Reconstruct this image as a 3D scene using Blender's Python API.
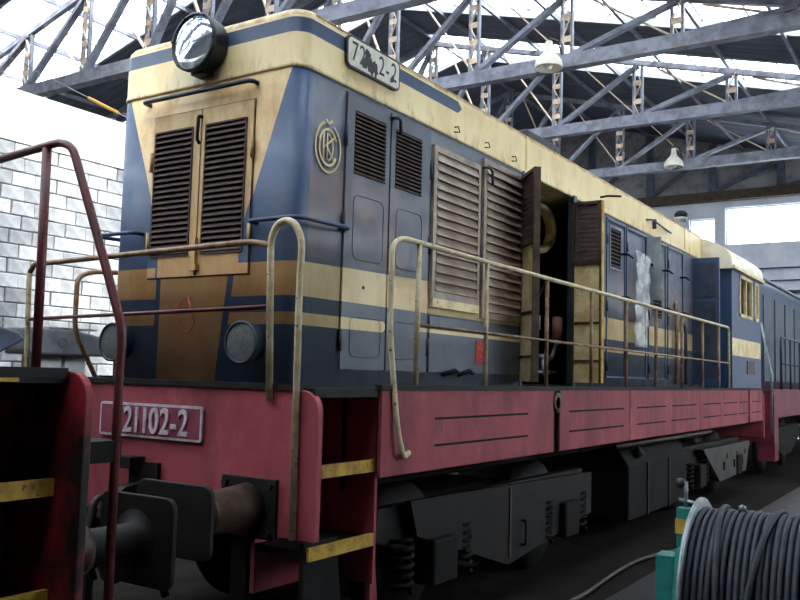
import bpy, bmesh, math, random
from mathutils import Vector, Matrix
random.seed(7)
S = bpy.context.scene
COL = S.collection
for o in list(bpy.data.objects): bpy.data.objects.remove(o)

# ------------------------------------------------------------------ camera, sky, exposure
cam = bpy.data.objects.new('camera', bpy.data.cameras.new('camera')); COL.objects.link(cam)
yaw, pitch, roll = -.5763, .0858, .0266
fw = Vector((math.sin(yaw)*math.cos(pitch), math.cos(yaw)*math.cos(pitch), math.sin(pitch)))
rt = Vector((math.cos(yaw), -math.sin(yaw), 0)); up = rt.cross(fw)
r2 = math.cos(roll)*rt + math.sin(roll)*up; u2 = -math.sin(roll)*rt + math.cos(roll)*up
m = Matrix.Identity(4)
for i in range(3): m[i][0] = r2[i]; m[i][1] = u2[i]; m[i][2] = -fw[i]
m.translation = (3.534, -4.1964, 1.8294)
cam.matrix_world = m
cam.data.sensor_fit = 'HORIZONTAL'; cam.data.sensor_width = 36; cam.data.lens = 871.27*36/800
cam.data.clip_end = 300; cam.data.clip_start = .05
S.camera = cam

w = bpy.data.worlds.new('sky'); S.world = w; w.use_nodes = True
nt = w.node_tree; bg = nt.nodes['Background']
bg.inputs['Color'].default_value = (.93, .965, 1, 1)
bg.inputs['Strength'].default_value = 14

sun_d = bpy.data.lights.new('sun', 'SUN'); sun = bpy.data.objects.new('sun', sun_d); COL.objects.link(sun)
sun_d.energy = 18; sun_d.angle = math.radians(12); sun_d.color = (1, .93, .84)
sun.rotation_euler = (-Vector((.62, -.42, .66))).to_track_quat('-Z', 'Y').to_euler()
sun.location = (20, -15, 30)

S.view_settings.view_transform = 'Standard'; S.view_settings.look = 'None'
S.view_settings.exposure = -.68; S.view_settings.gamma = 1; S.view_settings.use_curve_mapping = False

# ------------------------------------------------------------------ materials
def lin(c): return tuple(((v/255)/12.92 if v/255 <= .04045 else ((v/255+.055)/1.055)**2.4) for v in c)
MATS = {}
class G:
    """small node expression builder"""
    def __init__(s, name):
        s.m = bpy.data.materials.new(name); s.m.use_nodes = True; s.t = s.m.node_tree
        s.b = s.t.nodes['Principled BSDF']
    def n(s, typ, **k):
        x = s.t.nodes.new(typ)
        for a, v in k.items(): setattr(x, a, v)
        return x
    def put(s, sock, v):
        if hasattr(v, 'is_output'): s.t.links.new(v, sock)
        else: sock.default_value = v
    def math(s, op, a, b=0., c=None, clamp=False):
        x = s.n('ShaderNodeMath', operation=op, use_clamp=clamp); s.put(x.inputs[0], a); s.put(x.inputs[1], b)
        if c is not None: s.put(x.inputs[2], c)
        return x.outputs[0]
    def mul(s, *a):
        r = a[0]
        for v in a[1:]: r = s.math('MULTIPLY', r, v)
        return r
    def add(s, *a):
        r = a[0]
        for v in a[1:]: r = s.math('ADD', r, v)
        return r
    def sub(s, a, b): return s.math('SUBTRACT', a, b)
    def gt(s, a, b): return s.math('GREATER_THAN', a, b)
    def lt(s, a, b): return s.math('LESS_THAN', a, b)
    def rng(s, v, a, b): return s.mul(s.gt(v, a), s.lt(v, b))
    def inv(s, a): return s.math('SUBTRACT', 1., a)
    def mx(s, *a):
        r = a[0]
        for v in a[1:]: r = s.math('MAXIMUM', r, v)
        return r
    def mix(s, f, a, b):
        x = s.n('ShaderNodeMix', data_type='RGBA'); s.put(x.inputs[0], f)
        for sk, v in ((x.inputs[6], a), (x.inputs[7], b)): s.put(sk, v if hasattr(v, 'is_output') else (*v, 1) if len(v) == 3 else v)
        return x.outputs[2]
    def coord(s):
        c = s.n('ShaderNodeTexCoord').outputs['Object']; x = s.n('ShaderNodeSeparateXYZ'); s.t.links.new(c, x.inputs[0])
        return c, x.outputs[0], x.outputs[1], x.outputs[2]
    def noise(s, c, scale, detail=4, rough=.6, sc=(1, 1, 1), lo=.4, hi=.65):
        mp = s.n('ShaderNodeMapping'); s.t.links.new(c, mp.inputs[0]); mp.inputs['Scale'].default_value = sc
        x = s.n('ShaderNodeTexNoise'); s.t.links.new(mp.outputs[0], x.inputs['Vector'])
        x.inputs['Scale'].default_value = scale; x.inputs['Detail'].default_value = detail; x.inputs['Roughness'].default_value = rough
        r = s.n('ShaderNodeMapRange'); s.t.links.new(x.outputs[0], r.inputs[0]); r.inputs[1].default_value = lo; r.inputs[2].default_value = hi
        return r.outputs[0]
    def bump(s, h, strength=.3, dist=.01):
        x = s.n('ShaderNodeBump'); s.t.links.new(h, x.inputs['Height']); x.inputs['Strength'].default_value = strength; x.inputs['Distance'].default_value = dist
        s.t.links.new(x.outputs[0], s.b.inputs['Normal'])
    def col(s, c): s.put(s.b.inputs['Base Color'], c if hasattr(c, 'is_output') else (*c, 1))
    def pr(s, **k):
        for a, v in k.items(): s.put(s.b.inputs[a.replace('_', ' ').title().replace('Ior', 'IOR')], v)

def worn(name, a, b, scale=6, rough=.6, metal=0., lo=.42, hi=.62, sc=(1, 1, 1), bump=.15, c=None, clo=.58, chi=.66, cs=14, spec=.4):
    if name in MATS: return MATS[name]
    g = G(name); co, x, y, z = g.coord()
    k = g.mix(g.noise(co, scale, 5, .65, sc, lo, hi), lin(a), lin(b))
    if c: k = g.mix(g.noise(co, cs, 6, .7, sc, clo, chi), k, lin(c))
    g.col(k); g.pr(roughness=rough, metallic=metal); g.b.inputs['Specular IOR Level'].default_value = spec
    if bump: g.bump(g.noise(co, scale*6, 3), bump, .004)
    MATS[name] = g.m; return g.m

CREAM = (226, 203, 150); BLUE = (58, 82, 116)
def body_paint():
    g = G('body_paint'); co, x, y, z = g.coord()
    blue = g.mix(g.noise(co, 2.2, 6, .7, (1, 1, .6), .42, .68), lin((58, 82, 118)), lin((80, 92, 108)))
    side = g.gt(y, .13)
    blue = g.mix(g.mul(side, .6), blue, lin((100, 102, 104)))
    dust = g.mul(side, g.noise(co, 1.6, 6, .7, (1, 1, .7), .46, .66), g.rng(z, 2.58, 3.2), .8)
    blue = g.mix(dust, blue, lin((134, 106, 96)))
    grime = g.mul(g.noise(co, 3, 4, .6, (1, 1, .4)), g.math('SUBTRACT', 2.2, z, clamp=True), .9)
    cream = g.mix(g.noise(co, 3, 6, .7, (1, 1, .6), .45, .75), lin((226, 204, 156)), lin((204, 170, 118)))
    front = g.mul(g.lt(y, .11), g.lt(x, -.015))
    ax = g.math('ABSOLUTE', g.add(x, .845))
    h = g.add(.385, g.mul(g.math('MAXIMUM', g.sub(z, 2.72), 0.), .36))
    vee = g.mul(front, g.gt(z, 2.46), g.lt(ax, h))
    colm = g.mul(front, g.lt(z, 2.461), g.gt(x, -1.205), g.lt(x, g.add(-.64, g.mul(g.sub(z, 1.8), .12))))
    gap = g.mul(front, g.gt(x, -1.25), g.lt(x, g.add(-.585, g.mul(g.sub(z, 1.8), .12))))
    s1 = g.mul(g.rng(z, 2.315, g.add(2.535, g.mul(g.math('MINIMUM', y, 1.7), .02))), g.inv(gap))
    tip = g.sub(1.05, g.math('ABSOLUTE', g.mul(g.sub(z, 2.172), 1.2)))
    s2 = g.mx(g.mul(g.rng(z, 2.13, 2.21), g.lt(y, tip), g.inv(gap)), g.mul(g.rng(z, 2.165, 2.195), g.rng(y, 1.45, 9.)))
    rustm = g.mul(front, g.noise(co, 3, 7, .72, (1, 1, .6), .46, .72), .8)
    tan = g.mix(rustm, cream, lin((158, 104, 58)))
    low = g.mul(front, g.math('SUBTRACT', 1., g.mul(g.math('MAXIMUM', g.sub(z, 2.3), 0.), .5), clamp=True), .78)
    tan = g.mix(low, tan, lin((182, 134, 80)))
    mask = g.mx(vee, colm, s1, s2)
    k = g.mix(mask, blue, tan)
    streak = g.mul(g.noise(co, 8, 6, .75, (1.2, 1.2, .16), .56, .8), .45)
    k = g.mix(streak, k, lin((84, 60, 44)))
    k = g.mix(grime, k, lin((62, 54, 48)))
    g.col(k); g.pr(roughness=g.math('MULTIPLY_ADD', g.noise(co, 5), .22, .38)); g.bump(g.noise(co, 3, 2), .06, .01)
    return g.m
def fascia_paint():
    g = G('fascia_paint'); co, x, y, z = g.coord()
    cream = g.mix(g.noise(co, 2.5, 5, .7, (1, 1, .5), .45, .75), lin((228, 208, 158)), lin((206, 176, 120)))
    blue = g.mix(g.noise(co, 4), lin((52, 72, 104)), lin((62, 78, 100)))
    tip = g.sub(2.12, g.math('ABSOLUTE', g.mul(g.sub(z, 4.085), 1.4)))
    mk = g.mul(g.rng(z, 4.035, 4.135), g.lt(y, tip))
    k = g.mix(mk, cream, blue)
    rust = g.mul(g.noise(co, 7, 6, .7, (1, 1, .3), .52, .7), g.math('SUBTRACT', 1., g.mul(g.math('ABSOLUTE', g.sub(z, 3.83)), 9.), clamp=True))
    k = g.mix(rust, k, lin((120, 74, 40)))
    top = g.mul(g.gt(z, 4.15), g.noise(co, 6, 5, .7, (1, 1, 1), .4, .6), .8)
    k = g.mix(top, k, lin((150, 112, 74)))
    g.col(k); g.pr(roughness=.42); return g.m
def glassmat(name, tint=(.93, .97, 1), refl=.08):
    m = bpy.data.materials.new(name); m.use_nodes = True; t = m.node_tree; t.nodes.clear()
    o = t.nodes.new('ShaderNodeOutputMaterial'); mx = t.nodes.new('ShaderNodeMixShader'); tr = t.nodes.new('ShaderNodeBsdfTransparent'); gl = t.nodes.new('ShaderNodeBsdfGlossy')
    tr.inputs[0].default_value = (*tint, 1); gl.inputs['Roughness'].default_value = .05; mx.inputs[0].default_value = refl
    t.links.new(tr.outputs[0], mx.inputs[1]); t.links.new(gl.outputs[0], mx.inputs[2]); t.links.new(mx.outputs[0], o.inputs[0]); return m

PAINT = body_paint(); FASC = fascia_paint()
CREAMM = worn('cream_enamel', (232, 214, 166), (206, 176, 124), 5, .45, c=(120, 80, 48), clo=.62, chi=.7)
FRONTC = worn('tan_enamel', (208, 176, 122), (172, 124, 74), 5, .5, c=(110, 70, 42), clo=.58, chi=.7, sc=(1, 1, .4))
BLUEM = worn('blue_enamel', (46, 70, 108), (60, 76, 96), 3, .4, c=(92, 76, 66), clo=.6, chi=.75)
RED = worn('faded_red_frame', (156, 68, 78), (122, 50, 60), 2.2, .62, c=(176, 96, 106), clo=.56, chi=.75, cs=3, sc=(1, 1, .5))
REDG = worn('red_with_grease', (140, 36, 44), (24, 18, 18), 2.6, .5, lo=.40, hi=.56, sc=(1, 1, .6))
DEEPRED = worn('dark_red_pipe', (104, 44, 48), (74, 36, 38), 9, .4, c=(150, 92, 70), clo=.62, chi=.7)
DARK = worn('black_undergear', (24, 23, 23), (15, 15, 15), 4, .75, spec=.2, c=(40, 34, 30), clo=.6, chi=.75)
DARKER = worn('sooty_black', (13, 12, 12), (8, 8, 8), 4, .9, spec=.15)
IRON = worn('dark_iron', (27, 26, 26), (17, 17, 17), 6, .6, .0, spec=.25, c=(46, 37, 31), clo=.6, chi=.75)
RUSTIRON = worn('brown_iron', (82, 66, 54), (56, 46, 40), 6, .5, .2)
SLAT = worn('dark_brown_slat', (92, 76, 72), (66, 56, 56), 8, .8, c=(120, 84, 66), clo=.6, chi=.75)
LOUV = worn('dusty_louvre', (168, 152, 136), (128, 118, 112), 5, .4, c=(176, 140, 98), clo=.5, chi=.72, cs=6)
PIPE = worn('chipped_cream_pipe', (206, 194, 158), (176, 160, 124), 9, .4, c=(70, 54, 42), clo=.60, chi=.65, cs=26)
BROWNPIPE = worn('rusty_pipe', (150, 122, 90), (110, 80, 62), 9, .45, c=(70, 46, 38), clo=.58, chi=.66, cs=20)
YEL = worn('worn_yellow', (196, 160, 60), (150, 112, 50), 8, .55, c=(60, 48, 36), clo=.6, chi=.68, cs=20)
SLATE = worn('grey_blue_metal', (52, 62, 78), (40, 46, 58), 5, .45)
RIM = worn('headlight_black', (40, 44, 52), (28, 30, 34), 6, .4)
WHITEB = worn('white_board', (222, 220, 208), (204, 200, 184), 12, .5)
BLACKP = worn('black_paint', (30, 32, 38), (42, 44, 50), 12, .5)
GREYL = worn('raised_grey_letters', (196, 190, 198), (160, 152, 164), 14, .45)
PLATE = worn('plate_maroon', (140, 66, 84), (116, 56, 74), 6, .45)
PINK = worn('pink_plastic', (206, 142, 132), (190, 126, 118), 6, .5)
STEEL = worn('truss_steel', (136, 141, 154), (104, 106, 118), 3, .55, .2, c=(132, 98, 78), clo=.55, chi=.75, cs=5)  # steel tone lifted, hazy veil under the roof put into its colour
STEELL = worn('sunlit_lacing', (226, 206, 184), (200, 172, 148), 4, .5, .1, c=(150, 104, 78), clo=.52, chi=.72)  # warm cream paints the sunlit look into lacing and ties
ROOFM = worn('roof_boards', (92, 100, 114), (70, 76, 88), 2, .8, c=(78, 66, 58), clo=.55, chi=.7, sc=(.2, 3, 1))  # lighter bluish boards, with lens haze painted into the tone
CURB = worn('curb_grey', (150, 158, 164), (124, 130, 136), 3, .6)
PLAST = worn('white_plaster', (246, 243, 238), (236, 232, 226), 1.5, .7, bump=.1)
WALLP = worn('pale_wall', (236, 240, 248), (216, 222, 234), 1.2, .8, c=(160, 160, 164), clo=.6, chi=.75, cs=4)
WALLB = worn('brown_cladding', (156, 155, 156), (126, 125, 128), 1.5, .8, c=(92, 80, 70), clo=.55, chi=.7, cs=3)
BLOCKS = [worn('block_%s' % k, tuple(v+d for v in (196, 198, 202)), tuple(v+d for v in (172, 174, 178)), 5, .85, c=(150, 148, 142), clo=.6, chi=.7) for k, d in (('pale', 22), ('mid', -4), ('grey', -24))]
DARKWALL = worn('darkened_wall', (92, 88, 84), (66, 63, 60), 1.2, .85)  # unseen walls toned dark to cut light bounced onto the locomotives
MORTAR = worn('mortar', (112, 110, 108), (88, 86, 84), 9, .9)
FLOORM = worn('dark_concrete', (40, 40, 43), (27, 27, 29), 1.6, .42, c=(20, 20, 21), clo=.52, chi=.66, cs=2.2, spec=.5)
TEAL = worn('teal_paint', (44, 132, 122), (34, 108, 102), 4, .4, c=(30, 60, 58), clo=.62, chi=.72)
CABLE = worn('black_cable', (40, 45, 56), (28, 31, 38), 10, .6, c=(54, 60, 72), clo=.6, chi=.75, cs=30)
GALV = worn('galvanised', (150, 160, 164), (112, 122, 126), 6, .35, .5)
ENAM = worn('lamp_enamel', (232, 228, 216), (214, 208, 194), 5, .35)
ORANGE = worn('orange_sleeve', (232, 168, 70), (214, 146, 56), 6, .4)
CASE = worn('charcoal_casing', (86, 88, 96), (70, 72, 80), 4, .4)
HOSE = worn('hose_rubber', (46, 44, 42), (34, 32, 31), 8, .5)
GLASS = glassmat('roof_glass', (.95, .98, 1), .06); WGLASS = glassmat('window_glass', (.8, .88, .9), .25)
g = G('lens_glass'); g.col((.72, .8, .92)); g.pr(metallic=.85, roughness=.04); LENS = g.m
FOIL = glassmat('plastic_foil', (.92, .94, .96), .33)
t_ = FOIL.node_tree; gl_ = [n for n in t_.nodes if n.type == 'BSDF_GLOSSY'][0]; gl_.inputs['Roughness'].default_value = .18
nz_ = t_.nodes.new('ShaderNodeTexNoise'); nz_.inputs['Scale'].default_value = 12; bp_ = t_.nodes.new('ShaderNodeBump'); bp_.inputs['Distance'].default_value = .05
t_.links.new(nz_.outputs[0], bp_.inputs['Height']); t_.links.new(bp_.outputs[0], gl_.inputs['Normal'])

# ------------------------------------------------------------------ mesh helpers
class MB:
    def __init__(s): s.v = []; s.f = []; s.sm = []
    def add(s, vs, fs, sm=False):
        b = len(s.v); s.v += [tuple(v) for v in vs]; s.f += [tuple(i+b for i in q) for q in fs]; s.sm += [sm]*len(fs); return s
    def box(s, x0, x1, y0, y1, z0, z1):
        if x0 > x1: x0, x1 = x1, x0
        if y0 > y1: y0, y1 = y1, y0
        if z0 > z1: z0, z1 = z1, z0
        return s.add([(x0,y0,z0),(x1,y0,z0),(x1,y1,z0),(x0,y1,z0),(x0,y0,z1),(x1,y0,z1),(x1,y1,z1),(x0,y1,z1)],
                     [(0,3,2,1),(4,5,6,7),(0,1,5,4),(1,2,6,5),(2,3,7,6),(3,0,4,7)])
    def bar(s, p, q, wd, ht, upv=(0, 0, 1)):
        p, q = Vector(p), Vector(q); d = (q-p).normalized(); a = d.cross(Vector(upv))
        if a.length < 1e-4: a = d.cross(Vector((1, 0, 0)))
        a.normalize(); b = a.cross(d); a *= wd/2; b *= ht/2
        return s.add([p-a-b, p+a-b, p+a+b, p-a+b, q-a-b, q+a-b, q+a+b, q-a+b], [(0,1,2,3),(7,6,5,4),(0,4,5,1),(1,5,6,2),(2,6,7,3),(3,7,4,0)])
    def tube(s, pts, r, seg=10, closed=False, cap=True):
        P = [Vector(p) for p in pts]; n = len(P); rings = []; ref = None
        for i in range(n):
            a = P[(i-1) % n] if (i > 0 or closed) else P[i]; b = P[(i+1) % n] if (i < n-1 or closed) else P[i]
            d = (b-a).normalized()
            if ref is None:
                ref = d.orthogonal().normalized()
            ref = (ref - d*ref.dot(d)); ref = ref.normalized() if ref.length > 1e-6 else d.orthogonal().normalized()
            e = d.cross(ref); rr = r[i] if isinstance(r, (list, tuple)) else r
            rings.append([P[i]+ref*(rr*math.cos(2*math.pi*k/seg))+e*(rr*math.sin(2*math.pi*k/seg)) for k in range(seg)])
        b0 = len(s.v); vs = [v for rg in rings for v in rg]; fs = []
        for i in range(n if closed else n-1):
            j = (i+1) % n
            for k in range(seg): k2 = (k+1) % seg; fs.append((i*seg+k, i*seg+k2, j*seg+k2, j*seg+k))
        s.add(vs, fs, True)
        if cap and not closed:
            s.f.append(tuple(b0+k for k in reversed(range(seg)))); s.f.append(tuple(b0+(n-1)*seg+k for k in range(seg))); s.sm += [False, False]
        return s
    def cyl(s, p, q, r, seg=24): return s.tube([p, q], r, seg)
    def lathe(s, prof, origin, axis, seg=32):
        """prof: list of (radius, distance along axis)"""
        o = Vector(origin); ax = Vector(axis).normalized(); a = ax.orthogonal().normalized(); b = ax.cross(a)
        vs = []; fs = []; n = len(prof)
        for r, t in prof:
            for k in range(seg):
                c = 2*math.pi*k/seg; vs.append(o+ax*t+a*(r*math.cos(c))+b*(r*math.sin(c)))
        for i in range(n-1):
            for k in range(seg): k2 = (k+1) % seg; fs.append((i*seg+k, i*seg+k2, (i+1)*seg+k2, (i+1)*seg+k))
        return s.add(vs, fs, True)
    def prism(s, poly, axis, a, b):
        """poly: 2D points in the other two axes (cyclic order kept), extruded along axis from a to b"""
        def P(u, v, t): return {'x': (t, u, v), 'y': (u, t, v), 'z': (u, v, t)}[axis]
        n = len(poly); vs = [P(u, v, a) for u, v in poly]+[P(u, v, b) for u, v in poly]
        return s.add(vs, [tuple(range(n)), tuple(reversed(range(n, 2*n)))]+[(i, i+n, (i+1) % n+n, (i+1) % n) for i in range(n)])
    def mesh(s, name):
        me = bpy.data.meshes.new(name); me.from_pydata(s.v, [], s.f)
        for p, k in zip(me.polygons, s.sm): p.use_smooth = k
        bm = bmesh.new(); bm.from_mesh(me); bmesh.ops.recalc_face_normals(bm, faces=bm.faces); bm.to_mesh(me); bm.free()
        return me
def link(name, me, mat, parent=None, bevel=0, smooth=False):
    o = bpy.data.objects.new(name, me); COL.objects.link(o)
    if mat: me.materials.clear(); me.materials.append(mat)
    if parent:
        o.parent = parent
        if parent.type == 'EMPTY': o.location = -parent.location
    if bevel:
        b = o.modifiers.new('bevel', 'BEVEL'); b.width = bevel; b.segments = 2; b.limit_method = 'ANGLE'; b.harden_normals = False
    return o
def ob(name, mb, mat, parent=None, bevel=0): return link(name, mb.mesh(name), mat, parent, bevel)
def thing(name, loc, label, cat, group=None):
    o = bpy.data.objects.new(name, None); COL.objects.link(o); o.location = loc; o.empty_display_size = .2
    return tag(o, label, cat, group)
def tag(o, label, cat, group=None):
    o['label'] = label; o['category'] = cat
    if group: o['group'] = group
    return o
def struct(name, loc=(0, 0, 0), mb=None, mat=None):
    if mb: o = ob(name, mb, mat)
    else: o = bpy.data.objects.new(name, None); COL.objects.link(o); o.location = loc
    o['kind'] = 'structure'; return o
def copy_tree(o, parent=None):
    c = o.copy(); COL.objects.link(c); c.parent = parent
    for ch in o.children: copy_tree(ch, c)
    return c
def text(name, s, size, mtx, mat, parent, ext=.004, off=0., sx=1.):
    cu = bpy.data.curves.new('t', 'FONT'); cu.body = s; cu.size = size; cu.extrude = ext; cu.align_x = 'CENTER'; cu.align_y = 'CENTER'; cu.offset = off; cu.resolution_u = 3
    t = bpy.data.objects.new('t', cu); COL.objects.link(t); bpy.context.view_layer.update()
    me = bpy.data.meshes.new_from_object(t.evaluated_get(bpy.context.evaluated_depsgraph_get())); me.name = name
    bpy.data.objects.remove(t); bpy.data.curves.remove(cu)
    me.transform(mtx @ Matrix.Diagonal((sx, 1, 1, 1))); return link(name, me, mat, parent)
def arc(c, r, a0, a1, n, plane):
    """points on an arc; plane 'xz','yz','xy'"""
    out = []
    for i in range(n+1):
        a = a0+(a1-a0)*i/n; u = r*math.cos(a); v = r*math.sin(a)
        out.append({'xz': (c[0]+u, c[1], c[2]+v), 'yz': (c[0], c[1]+u, c[2]+v), 'xy': (c[0]+u, c[1]+v, c[2])}[plane])
    return out
def rounded(pts, r, n=5):
    """round the inner corners of a polyline"""
    P = [Vector(p) for p in pts]; out = [P[0]]
    for i in range(1, len(P)-1):
        a = (P[i-1]-P[i]); b = (P[i+1]-P[i]); k = min(r, a.length*.49, b.length*.49); a = P[i]+a.normalized()*k; b = P[i]+b.normalized()*k
        for j in range(n+1):
            t = j/n; out.append(a*(1-t)**2+P[i]*2*t*(1-t)+b*t*t)
    return out+[P[-1]]
PI = math.pi
SIDE = Matrix(((0, 0, 1, 0), (1, 0, 0, 0), (0, 1, 0, 0), (0, 0, 0, 1)))     # text plane facing +x
FRONT = Matrix(((1, 0, 0, 0), (0, 0, -1, 0), (0, 1, 0, 0), (0, 0, 0, 1)))   # text plane facing -y

# ------------------------------------------------------------------ the shed
XR, ZR, SL = -10.2, 12.42, .27            # ridge and pitch
XE, XW = 3.0, -23.4                         # eaves
Y0, Y1 = -18.0, 29.0
def roofz(x): return ZR-SL*abs(x-XR) if x <= XE else ZR-SL*(XE-XR)+SL*(x-XE)
XRT = 10.0                                  # right wall
XL = -9.0                                   # block wall

fl = struct('floor', mb=MB().box(XW, XRT, Y0, Y1, -.3, -.012), mat=DARKER)
for i in range(4):
    for j in range(13):
        x0 = .95+i*2.3; y0 = -10+j*3
        ob('slab', MB().box(x0, x0+2.288, y0, y0+2.988, -.1, 0), FLOORM, fl)
DIRT = worn('oily_dirt', (36, 32, 29), (24, 22, 20), 3, .95, spec=.05)
ob('slab', MB().box(XW, -3.2, Y0, Y1, -.1, 0), DIRT, fl)
ob('track_bed', MB().box(-3.19, .94, Y0, Y1, -.1, -.004), DIRT, fl)
for k, xx in enumerate((-.84-.7525, -.84+.7525)):
    rl = ob('rail', MB().box(xx-.036, xx+.036, Y0+.1, Y1-.1, -.05, -.012), IRON); tag(rl, ['far', 'near'][k]+' steel rail under the locomotives', 'rail')

# block wall on the left with plaster band above
wl = struct('wall_left', mb=MB().box(XL-.25, XL-.015, Y0, 14, 0, 5.34), mat=MORTAR)
RH, BW = .231, .40
bm_protos = []
for q in range(5):
    d = [random.uniform(-.008, .008) for _ in range(4)]
    mb = MB(); hw = BW/2-.009; hh = RH/2-.008
    o = [(-hw+d[0], -hh), (hw, -hh+d[1]*.6), (hw+d[2], hh), (-hw, hh+d[3]*.6)]
    b = [(u*.94, v*.9) for u, v in o]
    mb.add([(0, u, v) for u, v in o]+[(.016, u*1., v*1.) for u, v in o]+[(.024, u, v) for u, v in b],
           [(0, 1, 5, 4), (1, 2, 6, 5), (2, 3, 7, 6), (3, 0, 4, 7), (4, 5, 9, 8), (5, 6, 10, 9), (6, 7, 11, 10), (7, 4, 8, 11), (8, 9, 10, 11)])
    for bmx in BLOCKS:
        me = mb.mesh('block'); me.materials.append(bmx); bm_protos.append(me)
for r in range(16):
    for k in range(15):
        yy = 2.0+k*BW+(BW/2 if r % 2 else 0)+random.uniform(-.02, .02); zz = 5.34-RH*(r+.5)
        o = bpy.data.objects.new('block', random.choice(bm_protos)); COL.objects.link(o); o.parent = wl
        o.location = (XL-.016+random.uniform(-.006, .006), yy, zz)
ob('plaster_band', MB().box(XL-.27, XL+.02, Y0, 14, 5.35, 6.18), PLAST, wl)

struct('wall_outer', mb=MB().box(XW-.3, XW, Y0, Y1, 0, roofz(XW)+.1), mat=WALLB)
struct('wall_behind', mb=MB().prism([(XW, 0), (XRT, 0), (XRT, roofz(XRT)), (XE, roofz(XE)), (XR, ZR), (XW, roofz(XW))], 'y', Y0-.3, Y0), mat=DARKWALL)

# end wall with windows
GPOST = worn('hazed_grey_steel', (92, 98, 112), (72, 78, 90), 4, .7)  # grey lightened to paint haze over the gable posts and braces
wb = struct('wall_back', (0, 29, 0))
def wallpiece(n, x0, x1, z0, z1, mat, t=.3, y=29): return ob(n, MB().box(x0, x1, y, y+t, z0, z1), mat, wb)
wallpiece('lower_wall', XW, XRT, 0, 6.9, WALLP)
wallpiece('upper_wall', XW, -5.1, 6.9, 8.55, WALLP); wallpiece('pier', -4.15, -3.8, 6.9, 8.55, WALLP); wallpiece('pier', 6.5, XRT, 6.9, 8.55, WALLP)
wallpiece('lintel', -5.1, -4.15, 7.95, 8.55, WALLP); wallpiece('lintel', -3.8, 6.5, 8.3, 8.55, WALLP)
ob('gable', MB().prism([(XW, 8.55), (XRT, 8.55), (XRT, roofz(XRT)), (XE, roofz(XE)), (XR, ZR), (XW, roofz(XW))], 'y', 29.0, 29.3), WALLB, wb)
for k in range(12): ob('gable_post', MB().box(-8.9+2.35*(k-3)-.13, -8.9+2.35*(k-3)+.13, 28.8, 29, 8.9, roofz(-8.9+2.35*(k-3))-.1), GPOST, wb)
for k in range(5): ob('gable_brace', MB().bar((-8.9+2.35*k, 28.85, 8.9), (-8.9+2.35*(k+1), 28.85, min(roofz(-8.9+2.35*(k+1)), roofz(-8.9+2.35*k))-.3), .1, .14), GPOST, wb)
ob('gable_beam', MB().box(XW, XRT, 28.7, 29, 8.55, 8.9), RUSTIRON, wb)
for k, (zz, t) in enumerate(((5.95, .05), (5.5, .05), (5.05, .12))): ob('wall_pipe', MB().box(-6, XRT, 28.85, 28.85+t, zz, zz+t), SLATE, wb)
wn = 0
for (x0, x1, z0, z1, nx) in ((-5.1, -4.15, 6.9, 7.95, 1), (-3.8, 6.5, 6.9, 8.3, 7)):
    wn += 1; wi = struct('window_%d' % wn, ((x0+x1)/2, 29.15, z0))
    f = MB(); f.box(x0, x1, 29.1, 29.2, z0, z0+.05).box(x0, x1, 29.1, 29.2, z1-.05, z1).box(x0, x0+.05, 29.1, 29.2, z0, z1).box(x1-.05, x1, 29.1, 29.2, z0, z1)
    for k in range(1, nx): xx = x0+(x1-x0)*k/nx; f.box(xx-.02, xx+.02, 29.1, 29.2, z0, z1)
    ob('window_frame', f, WALLP, wi)
    for k in range(nx): ob('pane', MB().box(x0+(x1-x0)*k/nx+.03, x0+(x1-x0)*(k+1)/nx-.03, 29.14, 29.15, z0+.05, z1-.05), GLASS, wi)

# right wall with tall windows (beyond the frame, the daylight on the locomotive's side)
wr = struct('wall_right', (XRT, 8, 0))
RWIN = [(1+k*4.6, 1+k*4.6+3.7) for k in range(6)]; WZ0, WZ1 = 3.4, 7.4
def rp(n, y0, y1, z0, z1): ob(n, MB().box(XRT, XRT+.3, y0, y1, z0, z1), DARKWALL, wr)
rp('lower_wall', Y0, Y1, 0, WZ0); rp('upper_wall', Y0, Y1, WZ1, roofz(XRT)+.2)
ys = [Y0]+[v for p in RWIN for v in p]+[Y1]
for k in range(0, len(ys), 2): rp('pier', ys[k], ys[k+1], WZ0, WZ1)
for (a, b) in RWIN:
    wn += 1; wi = struct('window_%d' % wn, (XRT+.15, (a+b)/2, WZ0)); f = MB()
    for k in range(5): yy = a+(b-a)*k/4; f.box(XRT+.1, XRT+.18, yy-.03, yy+.03, WZ0, WZ1)
    for k in range(6): zz = WZ0+(WZ1-WZ0)*k/5; f.box(XRT+.1, XRT+.18, a, b, zz-.03, zz+.03)
    ob('window_frame', f, SLATE, wi)
    for k in range(4): ob('pane', MB().box(XRT+.13, XRT+.14, a+(b-a)*k/4+.03, a+(b-a)*(k+1)/4-.03, WZ0+.03, WZ1-.03), GLASS, wi)

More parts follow.
